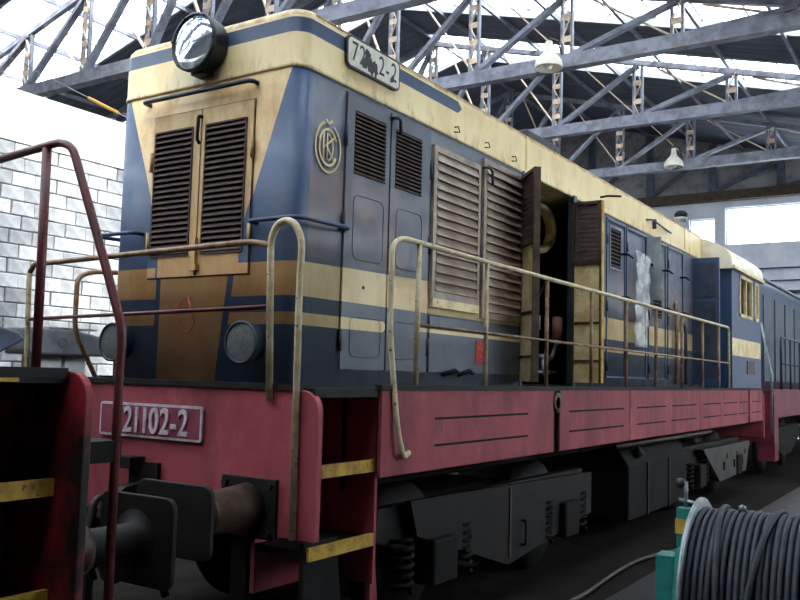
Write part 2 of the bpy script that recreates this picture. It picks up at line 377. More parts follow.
# roof: solid boarded strips and raised glazed strips running down the slopes
ce = struct('ceiling', (XR, 8, ZR))
def GW(q, y): return 2.45 if q == 0 else 3.5 if y < 12 else 1.7
GE = [20.57-4.57*k for k in range(9) if 20.57-4.57*k-3.5 > Y0+.3]     # far edges of the glazed strips
SLOPES = [(XR, XE), (XW, XR)]
ob('roof_boarding', MB().prism([(XE, roofz(XE)), (XRT, roofz(XRT)), (XRT, roofz(XRT)+.12), (XE, roofz(XE)+.12)], 'y', Y0, Y1), ROOFM, ce)  # unseen right bay, left unglazed to keep the sun off the locomotive
CH = .2
for q, (a, b) in enumerate(SLOPES):
    edges = [Y1]
    GEQ = [y for y in GE if not (q == 1 and 6 < y < 7)]      # one strip is boarded over on the far slope
    for y in sorted(GEQ, reverse=True): edges += [y, y-GW(q, y)]
    edges.append(Y0)
    for i in range(0, len(edges), 2):
        yb, ya = edges[i], edges[i+1]
        ob('roof_boarding', MB().prism([(a, roofz(a)), (b, roofz(b)), (b, roofz(b)+.12), (a, roofz(a)+.12)], 'y', ya, yb), ROOFM, ce)
    for y in GEQ:
        for yy in (y, y-GW(q, y)):
            ob('curb', MB().prism([(a, roofz(a)-.04), (b, roofz(b)-.04), (b, roofz(b)+CH), (a, roofz(a)+CH)], 'y', yy-.03 if yy == y else yy-.05, yy+.05 if yy == y else yy+.03), CURB, ce)
        n = max(1, round(abs(b-a)/1.1))
        for k in range(n):
            xa = a+(b-a)*k/n+.02; xb = a+(b-a)*(k+1)/n-.02
            ob('pane', MB().prism([(xa, roofz(xa)+CH), (xb, roofz(xb)+CH), (xb, roofz(xb)+CH+.01), (xa, roofz(xa)+CH+.01)], 'y', y-GW(q, y), y), GLASS, ce)
            if k: ob('glazing_bar', MB().bar(((xa-.02), y-GW(q, y), roofz(xa-.02)+CH), ((xa-.02), y, roofz(xa-.02)+CH), .03, .05), CURB, ce)
for k in range(15):
    xx = XW+1.76*(k+.5)
    if abs(xx-XE) > .3: ob('purlin', MB().box(xx-.035, xx+.035, Y0, Y1, roofz(xx)-.13, roofz(xx)-.02), STEEL, ce)
for k in range(5): xx = XE+1.3*(k+.6); ob('purlin', MB().box(xx-.05, xx+.05, Y0, Y1, roofz(xx)-.16, roofz(xx)-.02), STEEL, ce)
ob('valley_beam', MB().box(XE-.18, XE+.18, Y0, Y1, 8.35, 8.7), STEEL, ce)

# trusses
CZ = 8.83
def truss(y, label):
    t = thing('roof_truss', (XR, y, CZ), label, 'roof truss', 'roof trusses across the shed')
    ob('bottom_chord', MB().box(XW, XE, y-.13, y+.13, CZ-.15, CZ+.15), STEEL, t)
    for a, b in ((XW, XR), (XR, XE)):
        ob('top_chord', MB().bar((a, y, roofz(a)-.24), (b, y, roofz(b)-.24), .14, .14), STEEL, t)
    R = [-8.35, -6.05, -3.72, -1.3, 1.0]
    nodes = [(2*XR-x) for x in reversed(R)]+[XR]+R
    for i, x in enumerate(nodes):
        zt = roofz(x)-.3
        p = MB(); wd = .11
        for s in (-1, 1): p.box(x+s*wd-.03, x+s*wd+.03, y-.05, y+.05, CZ, zt)
        o = ob('post', p, STEEL, t)
        l = MB(); n = max(2, int((zt-CZ)/.42)); hs = (zt-CZ)/n
        for k in range(n):
            s = 1 if k % 2 else -1
            l.bar((x-s*wd, y-.06, CZ+hs*k), (x+s*wd, y-.06, CZ+hs*(k+1)), .012, .06, (0, 1, 0))
            if k: l.box(x-wd, x+wd, y-.066, y-.055, CZ+hs*k-.07, CZ+hs*k+.07)
        ob('lacing', l, STEELL, o)
    for i in range(len(nodes)-1):
        a, b = nodes[i], nodes[i+1]
        ob('diagonal', MB().bar((a, y-.02, CZ+.1), (b, y-.02, roofz(b)-.32), .1, .17, (0, 1, 0)), STEEL, t)
        ob('tie', MB().bar((b, y+.07, CZ+.1), (a+.5, y+.07, roofz(a+.5)-.32), .03, .1, (0, 1, 0)), STEELL, t)
    for a, b in ((nodes[0], XW), (nodes[-1], XE)): ob('gusset', MB().prism([(a, CZ), (b, CZ), (b, roofz(b)-.3), (a+(b-a)*.5, roofz(a)-.4)], 'y', y-.03, y+.03), STEEL, t)
    return t
for y, lb in ((-9.4, 'steel lattice roof truss farthest behind the viewer'), (-4.8, 'steel lattice roof truss above the viewer'), (-.2, 'steel lattice roof truss over the gap between the locomotives'), (4.36, 'steel lattice roof truss over the front of the blue locomotive'),
              (8.93, 'steel lattice roof truss seen above the white plaster band at left'), (13.5, 'nearest lattice roof truss right of the number board, with lamp'),
              (18.5, 'second lattice roof truss right of the number board, between two lamps'), (23.9, 'lattice roof truss nearest the end wall, carrying the smaller lamp')):
    truss(y, lb)

# pendant lamps on the trusses
def lamp(x, y, z, label):
    t = thing('pendant_lamp', (x, y, z), label, 'lamp', 'enamel lamps on the trusses')
    ob('shade', MB().lathe([(.05, .62), (.08, .60), (.085, .45), (.12, .36), (.2, .28), (.29, .16), (.31, .02), (.30, .0), (.27, .05), (.18, .24), (.06, .4)], (x, y, z-.25), (0, 0, 1), 28), ENAM, t)
    ob('bulb', MB().lathe([(.0, -.06), (.07, -.04), (.1, .04), (.08, .14), (.04, .22)], (x, y, z-.2), (0, 0, 1), 16), ENAM, t)
    ob('bracket', MB().tube([(x, y, z+.33), (x, y, z+.45), (x+.12, y+.2, z+.42), (x+.2, y+.45, z-.1)], .02, 8), RUSTIRON, t)
lamp(-3.98, 13.1, 8.86, 'larger white enamel bell lamp on the nearer truss')
lamp(-4.15, 23.5, 8.93, 'smaller white enamel bell lamp on the far truss')

# stretched cable with an orange sleeve, upper left
t = thing('stretched_cable', (-9.3, 6, 6.45), 'thin stretched cable with orange sleeve above the plaster band', 'cable')
ob('wire', MB().tube([(-15.5, 6, 9.4), (-13.19, 6, 8.31), (-10.2, 6, 6.87), (-8.97, 6, 6.28), (-6.0, 6, 4.95), (-5.2, 6.0, 4.5)], .012, 6), GALV, t)
ob('sleeve', MB().tube([(-10.2, 6, 6.87), (-9.34, 6, 6.46)], .03, 8), ORANGE, t)

# ------------------------------------------------------------------ main locomotive
W = 1.735; CX = -.84; ZF = 1.74
L = thing('diesel_locomotive', (CX, 6, 0), 'blue and cream diesel locomotive with pink-red frame, numbered 721 102-2', 'locomotive')
def P(name, mb, mat, parent=None, bevel=0): return ob(name, mb, mat, parent or L, bevel)

# hood walls: open path with a gap for the open doorway
OA, OB = 3.36, 4.66; HB = 10.2; HZ0, HZ1 = ZF, 3.83
def hoodpath(r=.11):
    p = [(0, OB), (0, HB), (-W, HB)]
    p += [(-W, r)]+[(-W+r-r*math.cos(a), r-r*math.sin(a)) for a in [PI/2*k/8 for k in range(1, 9)]]
    p += [(-r+r*math.sin(a), r-r*math.cos(a)) for a in [PI/2*k/8 for k in range(0, 9)]]
    return p+[(0, OA)]
mb = MB(); hp = hoodpath(); n = len(hp)
mb.add([(x, y, HZ0) for x, y in hp]+[(x, y, HZ1) for x, y in hp], [(i, i+1, n+i+1, n+i) for i in range(n-1)])
hood = P('hood', mb, PAINT)
for p in hood.data.polygons: p.use_smooth = True
bm = bmesh.new(); bm.from_mesh(hood.data)
for e in bm.edges:
    if len(e.link_faces) == 2 and e.link_faces[0].normal.angle(e.link_faces[1].normal) > .5: e.smooth = False
cen = Vector((CX, 5, 2.5))
for f in bm.faces:
    if (f.calc_center_median()-cen).dot(f.normal) < 0: f.normal_flip()
bm.to_mesh(hood.data); bm.free()
sd = hood.modifiers.new('solid', 'SOLIDIFY'); sd.thickness = .04; sd.offset = -1

# fascia band and rounded roof, lofted from rounded rectangles
def rr(x0, x1, y0, y1, r, z, k=8):
    out = []
    for cx, cy, a0 in ((x1-r, y0+r, -PI/2), (x1-r, y1-r, 0), (x0+r, y1-r, PI/2), (x0+r, y0+r, PI)):
        for i in range(k+1): a = a0+PI/2*i/k; out.append((cx+r*math.cos(a), cy+r*math.sin(a), z))
    return out
def loft(loops, cap=True):
    mb = MB(); n = len(loops[0]); vs = [v for l in loops for v in l]; fs = []
    for i in range(len(loops)-1):
        for k in range(n): fs.append((i*n+k, i*n+(k+1) % n, (i+1)*n+(k+1) % n, (i+1)*n+k))
    mb.add(vs, fs, True)
    if cap: mb.f += [tuple(range((len(loops)-1)*n, len(loops)*n)), tuple(reversed(range(n)))]; mb.sm += [False, False]
    return mb
def off(d, z, r=.12): return rr(-W-d, d, -d, HB, r, z)
fascia = P('fascia_and_roof', loft([off(.0, 3.80), off(.008, 3.803), off(.010, 3.815), off(.008, 3.828), off(.004, 3.834), off(.004, 4.13), off(-.002, 4.168), off(-.022, 4.198), off(-.065, 4.217, .1), off(-.3, 4.24, .1), off(-.6, 4.255, .1)]), FASC)
P('roof_gutter', MB().tube([(-.012, .15, 4.178), (-.012, 10.1, 4.178)], .012, 6), FRONTC, fascia)
P('seam_strip', MB().box(.0, .016, 3.40, 3.43, 3.84, 4.17), FASC, fascia)
P('seam_strip', MB().box(.0, .016, 9.1, 9.13, 3.84, 4.17), FASC, fascia)
for yy in (2.0, 2.55, 3.1):
    P('hook', MB().tube([(.0, yy, 3.90), (.04, yy, 3.90), (.04, yy+.03, 3.86), (.02, yy-.03, 3.85)], .006, 6), RUSTIRON, fascia)
P('roof_exhaust', MB().box(-1.3, -.14, 3.75, 4.6, 4.2, 4.36), BLACKP, None, .02)
P('bracket', MB().tube([(.0, 7.2, 3.98), (.08, 7.25, 3.98), (.05, 7.7, 3.98), (.0, 8.4, 3.98)], .012, 6).bar((.03, 7.5, 3.9), (.03, 7.5, 4.03), .03, .05), SLATE, fascia)
hn = P('horn', MB().lathe([(.0, 0), (.08, 0), (.08, .02), (.05, .05), (.06, .1), (.09, .14), (.09, .18), (0, .2)], (-.06, 9.15, 4.16), (0, 0, 1), 16), GALV)
P('horn_cap', MB().lathe([(.09, 0), (.1, .04), (.06, .09), (0, .1)], (-.06, 9.15, 4.35), (0, 0, 1), 16), DARK, hn)

# headlight
HX, HZ = -.835, 4.055
hl = P('headlight', MB().lathe([(.10, .02), (.185, .0), (.195, -.02), (.195, -.12), (.205, -.125), (.205, -.155), (.19, -.162), (.182, -.15), (.182, -.12)], (HX, 0, HZ), (0, 1, 0), 40), RIM)
P('lens', MB().lathe([(.0, -.165), (.06, -.164), (.12, -.160), (.16, -.155), (.185, -.148)], (HX, 0, HZ), (0, 1, 0), 40), LENS, hl)
for a in range(6): P('screw', MB().cyl((HX+.196*math.cos(a), -.166, HZ+.196*math.sin(a)), (HX+.196*math.cos(a), -.15, HZ+.196*math.sin(a)), .009, 8), IRON, hl)
P('headlight_bracket', MB().box(HX-.06, HX+.06, -.1, .03, 3.845, 3.875), RIM, hl)

# front hood doors with louvres
def slat_mesh(length, axis, dep=.028, th=.005, tilt=35):
    t = math.radians(tilt); c, s = math.cos(t)*dep/2, math.sin(t)*dep/2
    mb = MB(); a = length/2
    if axis == 'x': mb.bar((-a, -c*0, 0), (a, 0, 0), dep, th, (0, -math.sin(t), math.cos(t)))
    else: mb.bar((0, -a, 0), (0, a, 0), dep, th, (math.sin(t), 0, math.cos(t)))
    return mb.mesh('slat')
def slats(parent, axis, c0, c1, z0, z1, n, depthpos, mat, dep=.028, th=.005, tilt=40, name='slat'):
    me = slat_mesh(c1-c0, axis, dep, th, tilt); me.materials.append(mat); base = Vector((0, 0, 0))
    for k in range(n):
        o = bpy.data.objects.new(name, me); COL.objects.link(o); o.parent = parent
        zz = z0+(z1-z0)*(k+.5)/n
        o.location = ((c0+c1)/2, depthpos, zz) if axis == 'x' else (depthpos, (c0+c1)/2, zz)
for (x0, x1, ga, gb) in ((-1.335, -.862, -1.30, -.94), (-.848, -.376, -.80, -.44)):
    zt, zb = 3.625, 2.465
    mb = MB()
    mb.box(x0, x1, -.014, .0, gb and 3.50, zt).box(x0, x1, -.014, 0, zb, 2.62).box(x0, ga, -.014, 0, 2.62, 3.50).box(gb, x1, -.014, 0, 2.62, 3.50)
    d = P('front_door', mb, PAINT, None)
    P('door_gap', MB().box(x0-.009, x1+.009, -.003, -.001, zb-.009, zt+.009), RUSTIRON, d)
    P('grille_backing', MB().box(ga, gb, -.004, -.001, 2.62, 3.50), DARKER, d)
    f = MB(); f.box(ga-.012, ga, -.024, -.01, 2.61, 3.51).box(gb, gb+.012, -.024, -.01, 2.61, 3.51).box(ga, gb, -.024, -.01, 3.5, 3.512).box(ga, gb, -.024, -.01, 2.608, 2.62)
    P('grille_frame', f, SLAT, d)
    slats(d, 'x', ga, gb, 2.62, 3.50, 22, -.016, SLAT, .036, .006, 50)
    hx = x0-.004 if x0 < -1 else x1+.004
    for hz in (3.3, 2.72): P('hinge', MB().cyl((hx, -.02, hz-.07), (hx, -.02, hz+.07), .013, 8), FRONTC, d)
P('hinge_latch', MB().tube(rounded([(-.853, -.01, 3.57), (-.853, -.05, 3.57), (-.853, -.055, 3.40), (-.853, -.03, 3.38)], .03), .012, 8), IRON)
P('door_bar', MB().bar((-.853, -.03, 2.72), (-.853, -.03, 2.53), .035, .03, (0, 1, 0)).box(-.885, -.82, -.05, 0, 2.50, 2.54), FRONTC)
P('top_handrail', MB().tube(rounded([(-1.40, 0, 3.735), (-1.40, -.07, 3.735), (-.365, -.07, 3.735), (-.365, 0, 3.735)], .04), .016, 10), SLATE)
for x0 in (-1.485, -.215):      # corner grab rails
    pass
P('grab_rail', MB().tube(rounded([(-.32, 0, 2.79), (-.32, -.09, 2.79), (.1, -.09, 2.79), (.1, .46, 2.80), (0, .46, 2.80)], .09), .015, 8), BLUEM)
P('grab_rail', MB().tube(rounded([(-W+.32, 0, 2.79), (-W+.32, -.09, 2.79), (-W-.1, -.09, 2.79), (-W-.1, .46, 2.80), (-W, .46, 2.80)], .09), .015, 8), BLUEM)
for x in (-.335, -1.575):
    mk = P('marker_light', MB().lathe([(.13, .0), (.135, -.07), (.14, -.08), (.14, -.095), (.128, -.1), (.122, -.09)], (x, 0, 2.01), (0, 1, 0), 32), SLATE)
    P('marker_cover', MB().lathe([(.125, -.088), (.1, -.092), (0, -.094)], (x, 0, 2.01), (0, 1, 0), 32), worn('marker_grey', (92, 96, 98), (76, 80, 82), 30, .6), mk)
P('red_ring_mark', MB().tube([(-.93+.085*math.cos(a), -.001, 2.20+.12*math.sin(a)) for a in [2*PI*k/28 for k in range(4, 27)]]+[(-.93-.0, -.001, 2.325)], .004, 5), worn('red_chalk', (176, 60, 60), (150, 50, 50), 20))

# number board
bd = P('number_board', loft([[(.012+d, y, z) for (y, z, _) in rr(.45, 1.115, 3.935, 4.165, .05, 0)] for d in (0, .016)]), BLACKP)
P('board_face', loft([[(.026+d, y, z) for (y, z, _) in rr(.465, 1.10, 3.95, 4.15, .04, 0)] for d in (0, .004)]), WHITEB, bd)
def board_text(s, y, z=4.05, size=.2):
    text('lettering', s, size, Matrix.Translation((.0305, y, z)) @ SIDE, BLACKP, bd, .001, 0, .8)
board_text('7', .54); board_text('2', .63); board_text('2', .87); board_text('-', .945); board_text('2', 1.03)
for q in range(9):
    c = (random.uniform(.66, .80), random.uniform(3.985, 4.08)); pts = []
    if q == 0: c = (.70, 4.08)
    for k in range(14): a = 2*PI*k/14; rr_ = random.uniform(.022, .06); pts.append((c[0]+rr_*math.cos(a)*.8, c[1]+rr_*math.sin(a)))
    P('paint_blot', MB().prism(pts, 'x', .0302, .0312+q*.0002), BLACKP, bd)
for q in range(3):
    c = (1.0+.01*q, 3.99+.012*q); pts = []
    for k in range(10): a = 2*PI*k/10; rr_ = random.uniform(.01, .025); pts.append((c[0]+rr_*math.cos(a), c[1]+rr_*math.sin(a)))
    P('paint_blot', MB().prism(pts, 'x', .0302, .0312+q*.0002), BLACKP, bd)

# round maker's emblem
def flat(o):
    for v in o.data.vertices: v.co.x = .006+(v.co.x-.008)*.35
    return o
em = flat(P('emblem', MB().tube([(.008, .305+.135*math.cos(a), 3.325+.168*math.sin(a)) for a in [PI/2+.3+(2*PI-.75)*k/48 for k in range(49)]], .0085, 6), CREAMM))
def stroke(pts, r=.008): flat(P('emblem_stroke', MB().tube([(.008, .305+u, 3.325+v) for u, v in pts], r, 6), CREAMM, em))
stroke([(.095*math.cos(a), .122*math.sin(a)) for a in [.5+(2*PI-1.0)*k/36 for k in range(37)]], .0105)
stroke([(-.05, .10), (-.05, -.10)]); stroke([(.06, .075), (-.045, -.005)]); stroke([(-.02, .012), (.06, -.08)])
stroke([(-.01, .095), (-.01, -.085), (.02, -.08), (.045, -.045), (.052, .0), (.045, .05), (.02, .085), (-.01, .095)], .0075)
stroke([(-.03, .185), (.0, .155), (.035, .188)], .011)

# side doors A and B
def side_door(y0, y1, g0, g1, emb):
    z0, z1 = 1.86, 3.76
    mb = MB(); mb.box(0, .014, y0, y1, 3.66, z1).box(0, .014, y0, y1, z0, 3.21).box(0, .014, y0, g0, 3.21, 3.66).box(0, .014, g1, y1, 3.21, 3.66)
    d = P('side_door', mb, PAINT)
    P('door_gap', MB().box(.001, .003, y0-.009, y1+.009, z0-.009, z1+.009), RUSTIRON, d)
    P('grille_backing', MB().box(.001, .004, g0, g1, 3.21, 3.66), DARKER, d)
    slats(d, 'y', g0, g1, 3.21, 3.66, 15, .014, SLAT, .03, .005, 45)
    P('pressed_frame', MB().tube([(.014, y, z) for (y, z, _) in rr(emb[0], emb[1], 2.62, 3.07, .06, 0, 5)]+[(.014, emb[1]-.06, 2.62)], .006, 5), PAINT, d)
    P('pressed_frame', MB().tube([(.014, y, z) for (y, z, _) in rr(emb[0], emb[1], 1.95, 2.22, .05, 0, 5)]+[(.014, emb[1]-.05, 1.95)], .006, 5), PAINT, d)
    return d
d1 = side_door(.50, 1.03, .59, .975, (.60, .97)); d2 = side_door(1.05, 1.61, 1.11, 1.48, (1.14, 1.5))
for yy, d in ((.49, d1), (1.62, d2)):
    for zz in (3.45, 2.85, 2.05): P('hinge', MB().cyl((.018, yy, zz-.07), (.018, yy, zz+.07), .013, 8), SLATE, d)
P('latch', MB().tube(rounded([(.0, 1.04, 3.72), (.06, 1.04, 3.72), (.06, 1.1, 3.72), (.06, 1.1, 3.60)], .03), .014, 8), SLATE, d2)
P('keyhole', MB().cyl((.012, .74, 2.43), (.022, .74, 2.43), .012, 8), BLACKP, d1)

# louvre panels
def louvre(y0, y1, z0, z1, n):
    f = MB(); f.box(0, .03, y0-.05, y0, z0-.06, z1+.05).box(0, .03, y1, y1+.04, z0-.06, z1+.05).box(0, .03, y0, y1, z1, z1+.05).box(0, .03, y0, y1, z0-.06, z0)
    d = P('louvre_panel', f, LOUV)
    P('louvre_backing', MB().box(.001, .006, y0, y1, z0, z1), SLAT, d)
    slats(d, 'y', y0, y1, z0, z1, n, .02, LOUV, .084, .01, 66)
    return d
lv1 = louvre(1.70, 2.40, 2.50, 3.62, 15); lv2 = louvre(2.56, 3.29, 2.40, 3.70, 17)
P('sill', MB().box(0, .035, 1.66, 2.44, 2.37, 2.44), CREAMM, lv1)
P('latch', MB().tube(rounded([(.02, 2.49, 3.66), (.08, 2.49, 3.66), (.08, 2.56, 3.64), (.08, 2.57, 3.52)], .03), .013, 8), SLATE, lv2)
P('lower_side_panel', MB().box(0, .012, 1.66, 3.33, 1.86, 2.30), PAINT)
P('warning_plate', MB().box(.012, .018, 2.43, 2.66, 1.94, 2.14), worn('red_plate', (178, 52, 48), (150, 44, 42), 8, c=(220, 200, 190), clo=.6, chi=.64, cs=30))
for yy, zz in ((1.85, 1.92), (2.1, 1.93)): P('pipe_coupling', MB().tube([(.03, yy, ZF+.1), (.08, yy+.1, ZF+.14), (.03, yy+.25, ZF+.12)], .018, 8), DARK)

# open doorway: interior engine, open doors
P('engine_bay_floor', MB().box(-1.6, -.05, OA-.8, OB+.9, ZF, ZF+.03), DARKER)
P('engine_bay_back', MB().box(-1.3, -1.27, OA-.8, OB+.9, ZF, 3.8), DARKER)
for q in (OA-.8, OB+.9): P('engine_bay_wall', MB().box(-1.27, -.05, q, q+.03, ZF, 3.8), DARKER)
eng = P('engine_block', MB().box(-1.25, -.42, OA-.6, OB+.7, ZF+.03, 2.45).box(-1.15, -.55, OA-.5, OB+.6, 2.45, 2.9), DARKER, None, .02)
P('intake_duct', MB().lathe([(.26, 0), (.28, .0), (.28, .16), (.25, .18), (.22, .17), (.22, .02)], (-.5, 4.62, 3.48), (1, -.25, 0), 32), CREAMM, eng)
P('intake_mouth', MB().lathe([(.0, .05), (.22, .05)], (-.5, 4.62, 3.48), (1, -.25, 0), 32), DARKER, eng)
P('hose', MB().tube(rounded([(-.4, 4.8, 3.2), (-.35, 4.75, 2.9), (-.38, 4.45, 2.6), (-.4, 4.3, 2.3)], .15), .02, 8), IRON, eng)
P('pink_filter', MB().cyl((-.3, 4.95, 2.28), (-.3, 4.97, 2.52), .06, 16), PINK, eng)
P('valve_pipe', MB().tube(rounded([(-.3, 4.3, 2.1), (-.3, 4.55, 2.05), (-.3, 4.8, 2.05), (-.3, 4.95, 2.25)], .08), .025, 8).cyl((-.3, 4.55, 1.85), (-.3, 4.55, 2.1), .03, 10), GALV, eng)
P('valve_pipe', MB().tube([(-.3, 4.35, 1.9), (-.3, 4.9, 1.9)], .02, 8).cyl((-.3, 4.4, 2.35), (-.3, 4.4, 2.5), .04, 10), GALV, eng)

def open_door(hinge, end, z0, z1, facing):
    """leaf hung at hinge (x,y) reaching to end (x,y): frame, mesh grille above, cream panel below"""
    h = Vector((hinge[0], hinge[1], 0)); e = Vector((end[0], end[1], 0)); d = (e-h).normalized(); nrm = Vector((-d.y, d.x, 0))
    if nrm.y > 0: nrm = -nrm
    ln = (e-h).length; zm = z0+(z1-z0)*.66
    def pt(u, z, o=0): v = h+d*u+nrm*o; return (v.x, v.y, z)
    def pan(u0, u1, za, zb, o0, o1):
        return MB().add([pt(u0, za, o0), pt(u1, za, o0), pt(u1, za, o1), pt(u0, za, o1), pt(u0, zb, o0), pt(u1, zb, o0), pt(u1, zb, o1), pt(u0, zb, o1)],
                        [(0,3,2,1),(4,5,6,7),(0,1,5,4),(1,2,6,5),(2,3,7,6),(3,0,4,7)])
    D = P('open_door', pan(0, ln, z0, z1, 0, .015), CREAMM)
    fr = MB()
    for (u0, u1, za, zb) in ((0, .03, zm-.01, z1), (ln-.03, ln, zm-.01, z1), (0, ln, z1-.03, z1), (0, ln, zm-.02, zm+.02), (0, .02, z0, zm), (ln-.02, ln, z0, zm)):
        q = pan(u0, u1, za, zb, .014, .05); fr.add(q.v, q.f)
    P('door_frame', fr, RUSTIRON, D)
    P('mesh_panel', pan(.03, ln-.03, zm+.02, z1-.03, .0155, .022), SLAT, D)
    for k in range(1, 12): q = zm+.02+(z1-.05-zm)*k/12; P('mesh_wire', pan(.03, ln-.03, q-.004, q+.004, .022, .028), RUSTIRON, D)
    P('door_rib', pan(.03, ln-.03, z0+.62, z0+.645, .015, .03), RUSTIRON, D); P('door_rib', pan(.03, ln-.03, z0+.22, z0+.24, .015, .03), RUSTIRON, D)
    P('door_edge', pan(ln, ln+.012, z0, z1, -.01, .05), YEL if facing else RUSTIRON, D)
open_door((.0, 3.36), (.34, 2.98), 1.80, 3.74, 0)
open_door((.0, 4.66), (.33, 4.66), 1.80, 3.74, 1)
P('door_post', MB().box(-.05, .02, OB-.04, OB+.04, ZF, 3.82), SLATE); P('door_post', MB().box(-.06, .01, OA-.03, OA+.02, ZF, 3.82), SLATE)
P('door_hook', MB().tube([(.3, 4.66, 3.78), (.36, 4.72, 3.80), (.48, 4.8, 3.80)], .012, 6), DARK)

# rear part of the hood side
def small_grille(y0, y1, z0, z1, n):
    d = P('side_grille', MB().box(0, .012, y0-.03, y0, z0-.03, z1+.03).box(0, .012, y1, y1+.03, z0-.03, z1+.03).box(0, .012, y0, y1, z1, z1+.03).box(0, .012, y0, y1, z0-.03, z0), PAINT)
    P('grille_backing', MB().box(.001, .003, y0, y1, z0, z1), DARKER, d)
    slats(d, 'y', y0, y1, z0, z1, n, .01, SLAT, .026, .005, 45)
small_grille(5.82, 6.18, 3.19, 3.66, 10); small_grille(7.5, 7.9, 3.2, 3.66, 10); small_grille(7.5, 7.9, 2.7, 3.1, 9)
for y0, y1 in ((5.68, 6.35), (6.4, 7.2), (7.3, 8.1), (8.2, 9.0)):
    f = MB(); z0, z1 = 1.86, 3.76
    for a, b, c, e in ((y0, y0+.02, z0, z1), (y1-.02, y1, z0, z1), (y0, y1, z0, z0+.02), (y0, y1, z1-.02, z1)): f.box(0, .015, a, b, c, e)
    d = P('side_door_frame', f, BLUEM)
    for zz in (3.5, 2.7, 2.0): P('hinge', MB().cyl((.02, y0, zz-.06), (.02, y0, zz+.06), .014, 8), SLATE, d)
    for zz in (3.38, 2.85): P('door_handle', MB().tube(rounded([(.01, y1-.15, zz), (.09, y1-.15, zz), (.09, y1+.05, zz-.02)], .03), .014, 8), DARK, d)
# crumpled clear foil hanging from the hood side
mb = MB(); nu, nv = 16, 30; vs = []
for j in range(nv+1):
    for i in range(nu+1):
        u, v = i/nu, j/nv; yy = 6.46+.54*u+.02*math.sin(9*v+3*u); zz = 3.46-1.2*v
        vs.append((.10+.016*math.sin(13*u+5*v)+.012*math.sin(29*v+6*u)+.012*random.random(), yy, zz))
mb.add(vs, [(j*(nu+1)+i, j*(nu+1)+i+1, (j+1)*(nu+1)+i+1, (j+1)*(nu+1)+i) for j in range(nv) for i in range(nu)], True)
ft = ob('plastic_foil', mb, FOIL); tag(ft, 'crumpled clear plastic foil hanging on the locomotive hood side', 'plastic sheet')
s_ = ft.modifiers.new('s', 'SOLIDIFY'); s_.thickness = .002
P('open_hatch', MB().box(.0, .2, 7.21, 7.23, 2.9, 3.74), CURB)
P('sand_pipe', MB().tube(rounded([(.05, 8.5, 1.8), (.05, 8.5, 2.9), (.0, 8.6, 3.0)], .1), .03, 8), BROWNPIPE)
P('sand_pipe', MB().tube(rounded([(.05, 9.0, 1.8), (.05, 9.0, 2.6), (.0, 9.1, 2.7)], .1), .025, 8), SLATE)

# cab
cz = 3.68; cx0, cx1 = -2.13, .45; cy0, cy1 = 10.2, 12.45
cab = P('cab_front_wall', MB().box(cx0, cx1, cy0, cy0+.05, ZF, cz), BLUEM)
P('cab_door', MB().box(.0, .40, 9.58, 9.62, 1.80, 3.76), BLUEM)
P('cab_door_panel', MB().box(.04, .36, 9.565, 9.58, 3.15, 3.68), SLATE); P('cab_door_panel', MB().box(.04, .36, 9.57, 9.58, 1.9, 3.08), SLATE)
for sx in (0, 1):
    xa, xb = (cx1-.05, cx1) if sx == 0 else (cx0, cx0+.05)
    w_ = MB(); w_.box(xa, xb, cy0+.05, cy1, ZF, 2.93).box(xa, xb, cy0+.05, cy1, 3.62, cz)
    for a, b in ((cy0+.05, 10.75), (11.75, 11.98), (12.3, cy1)): w_.box(xa, xb, a, b, 2.93, 3.62)
    sw = P('cab_side_wall', w_, BLUEM)
    for a, b in ((10.75, 11.75), (11.98, 12.3)):
        f = MB(); x2 = xb+.015 if sx == 0 else xa-.015; xm = (xa+xb)/2
        for (p0, p1, q0, q1) in ((a, a+.05, 2.93, 3.62), (b-.05, b, 2.93, 3.62), (a, b, 2.93, 2.98), (a, b, 3.57, 3.62)): f.box(xm-.02, x2, p0, p1, q0, q1)
        if b-a > .5: f.box(xm-.02, x2, a+.48, a+.52, 2.93, 3.62)
        P('window_frame', f, CREAMM, sw); P('pane', MB().box(xm-.005, xm, a+.05, b-.05, 2.98, 3.57), WGLASS, sw)
    P('cream_stripe', MB().box(xb if sx == 0 else xa-.004, xb+.004 if sx == 0 else xa, cy0, cy1, 2.28, 2.56), CREAMM, sw)
    P('side_plate', MB().box(xb if sx == 0 else xa-.012, xb+.012 if sx == 0 else xa, 11.3, 11.9, 2.0, 2.22), RUSTIRON, sw)
P('cab_rear_wall', MB().box(cx0, cx1, cy1, cy1+.05, ZF, cz), BLUEM)
prof = [(cx0-.04, cz-.03)]+[(CX-1.33*math.cos(a), cz+.02+.56*math.sin(a)**.8) for a in [PI*k/20 for k in range(21)]]+[(cx1+.04, cz-.03)]
P('cab_roof', MB().prism(prof, 'y', cy0-.12, cy1+.15), worn('roof_cream', (226, 218, 196), (200, 186, 156), 3, .4))
P('cab_gutter', MB().bar((cx1+.05, cy0-.1, cz), (cx1+.05, cy1+.15, cz), .03, .05), CREAMM)

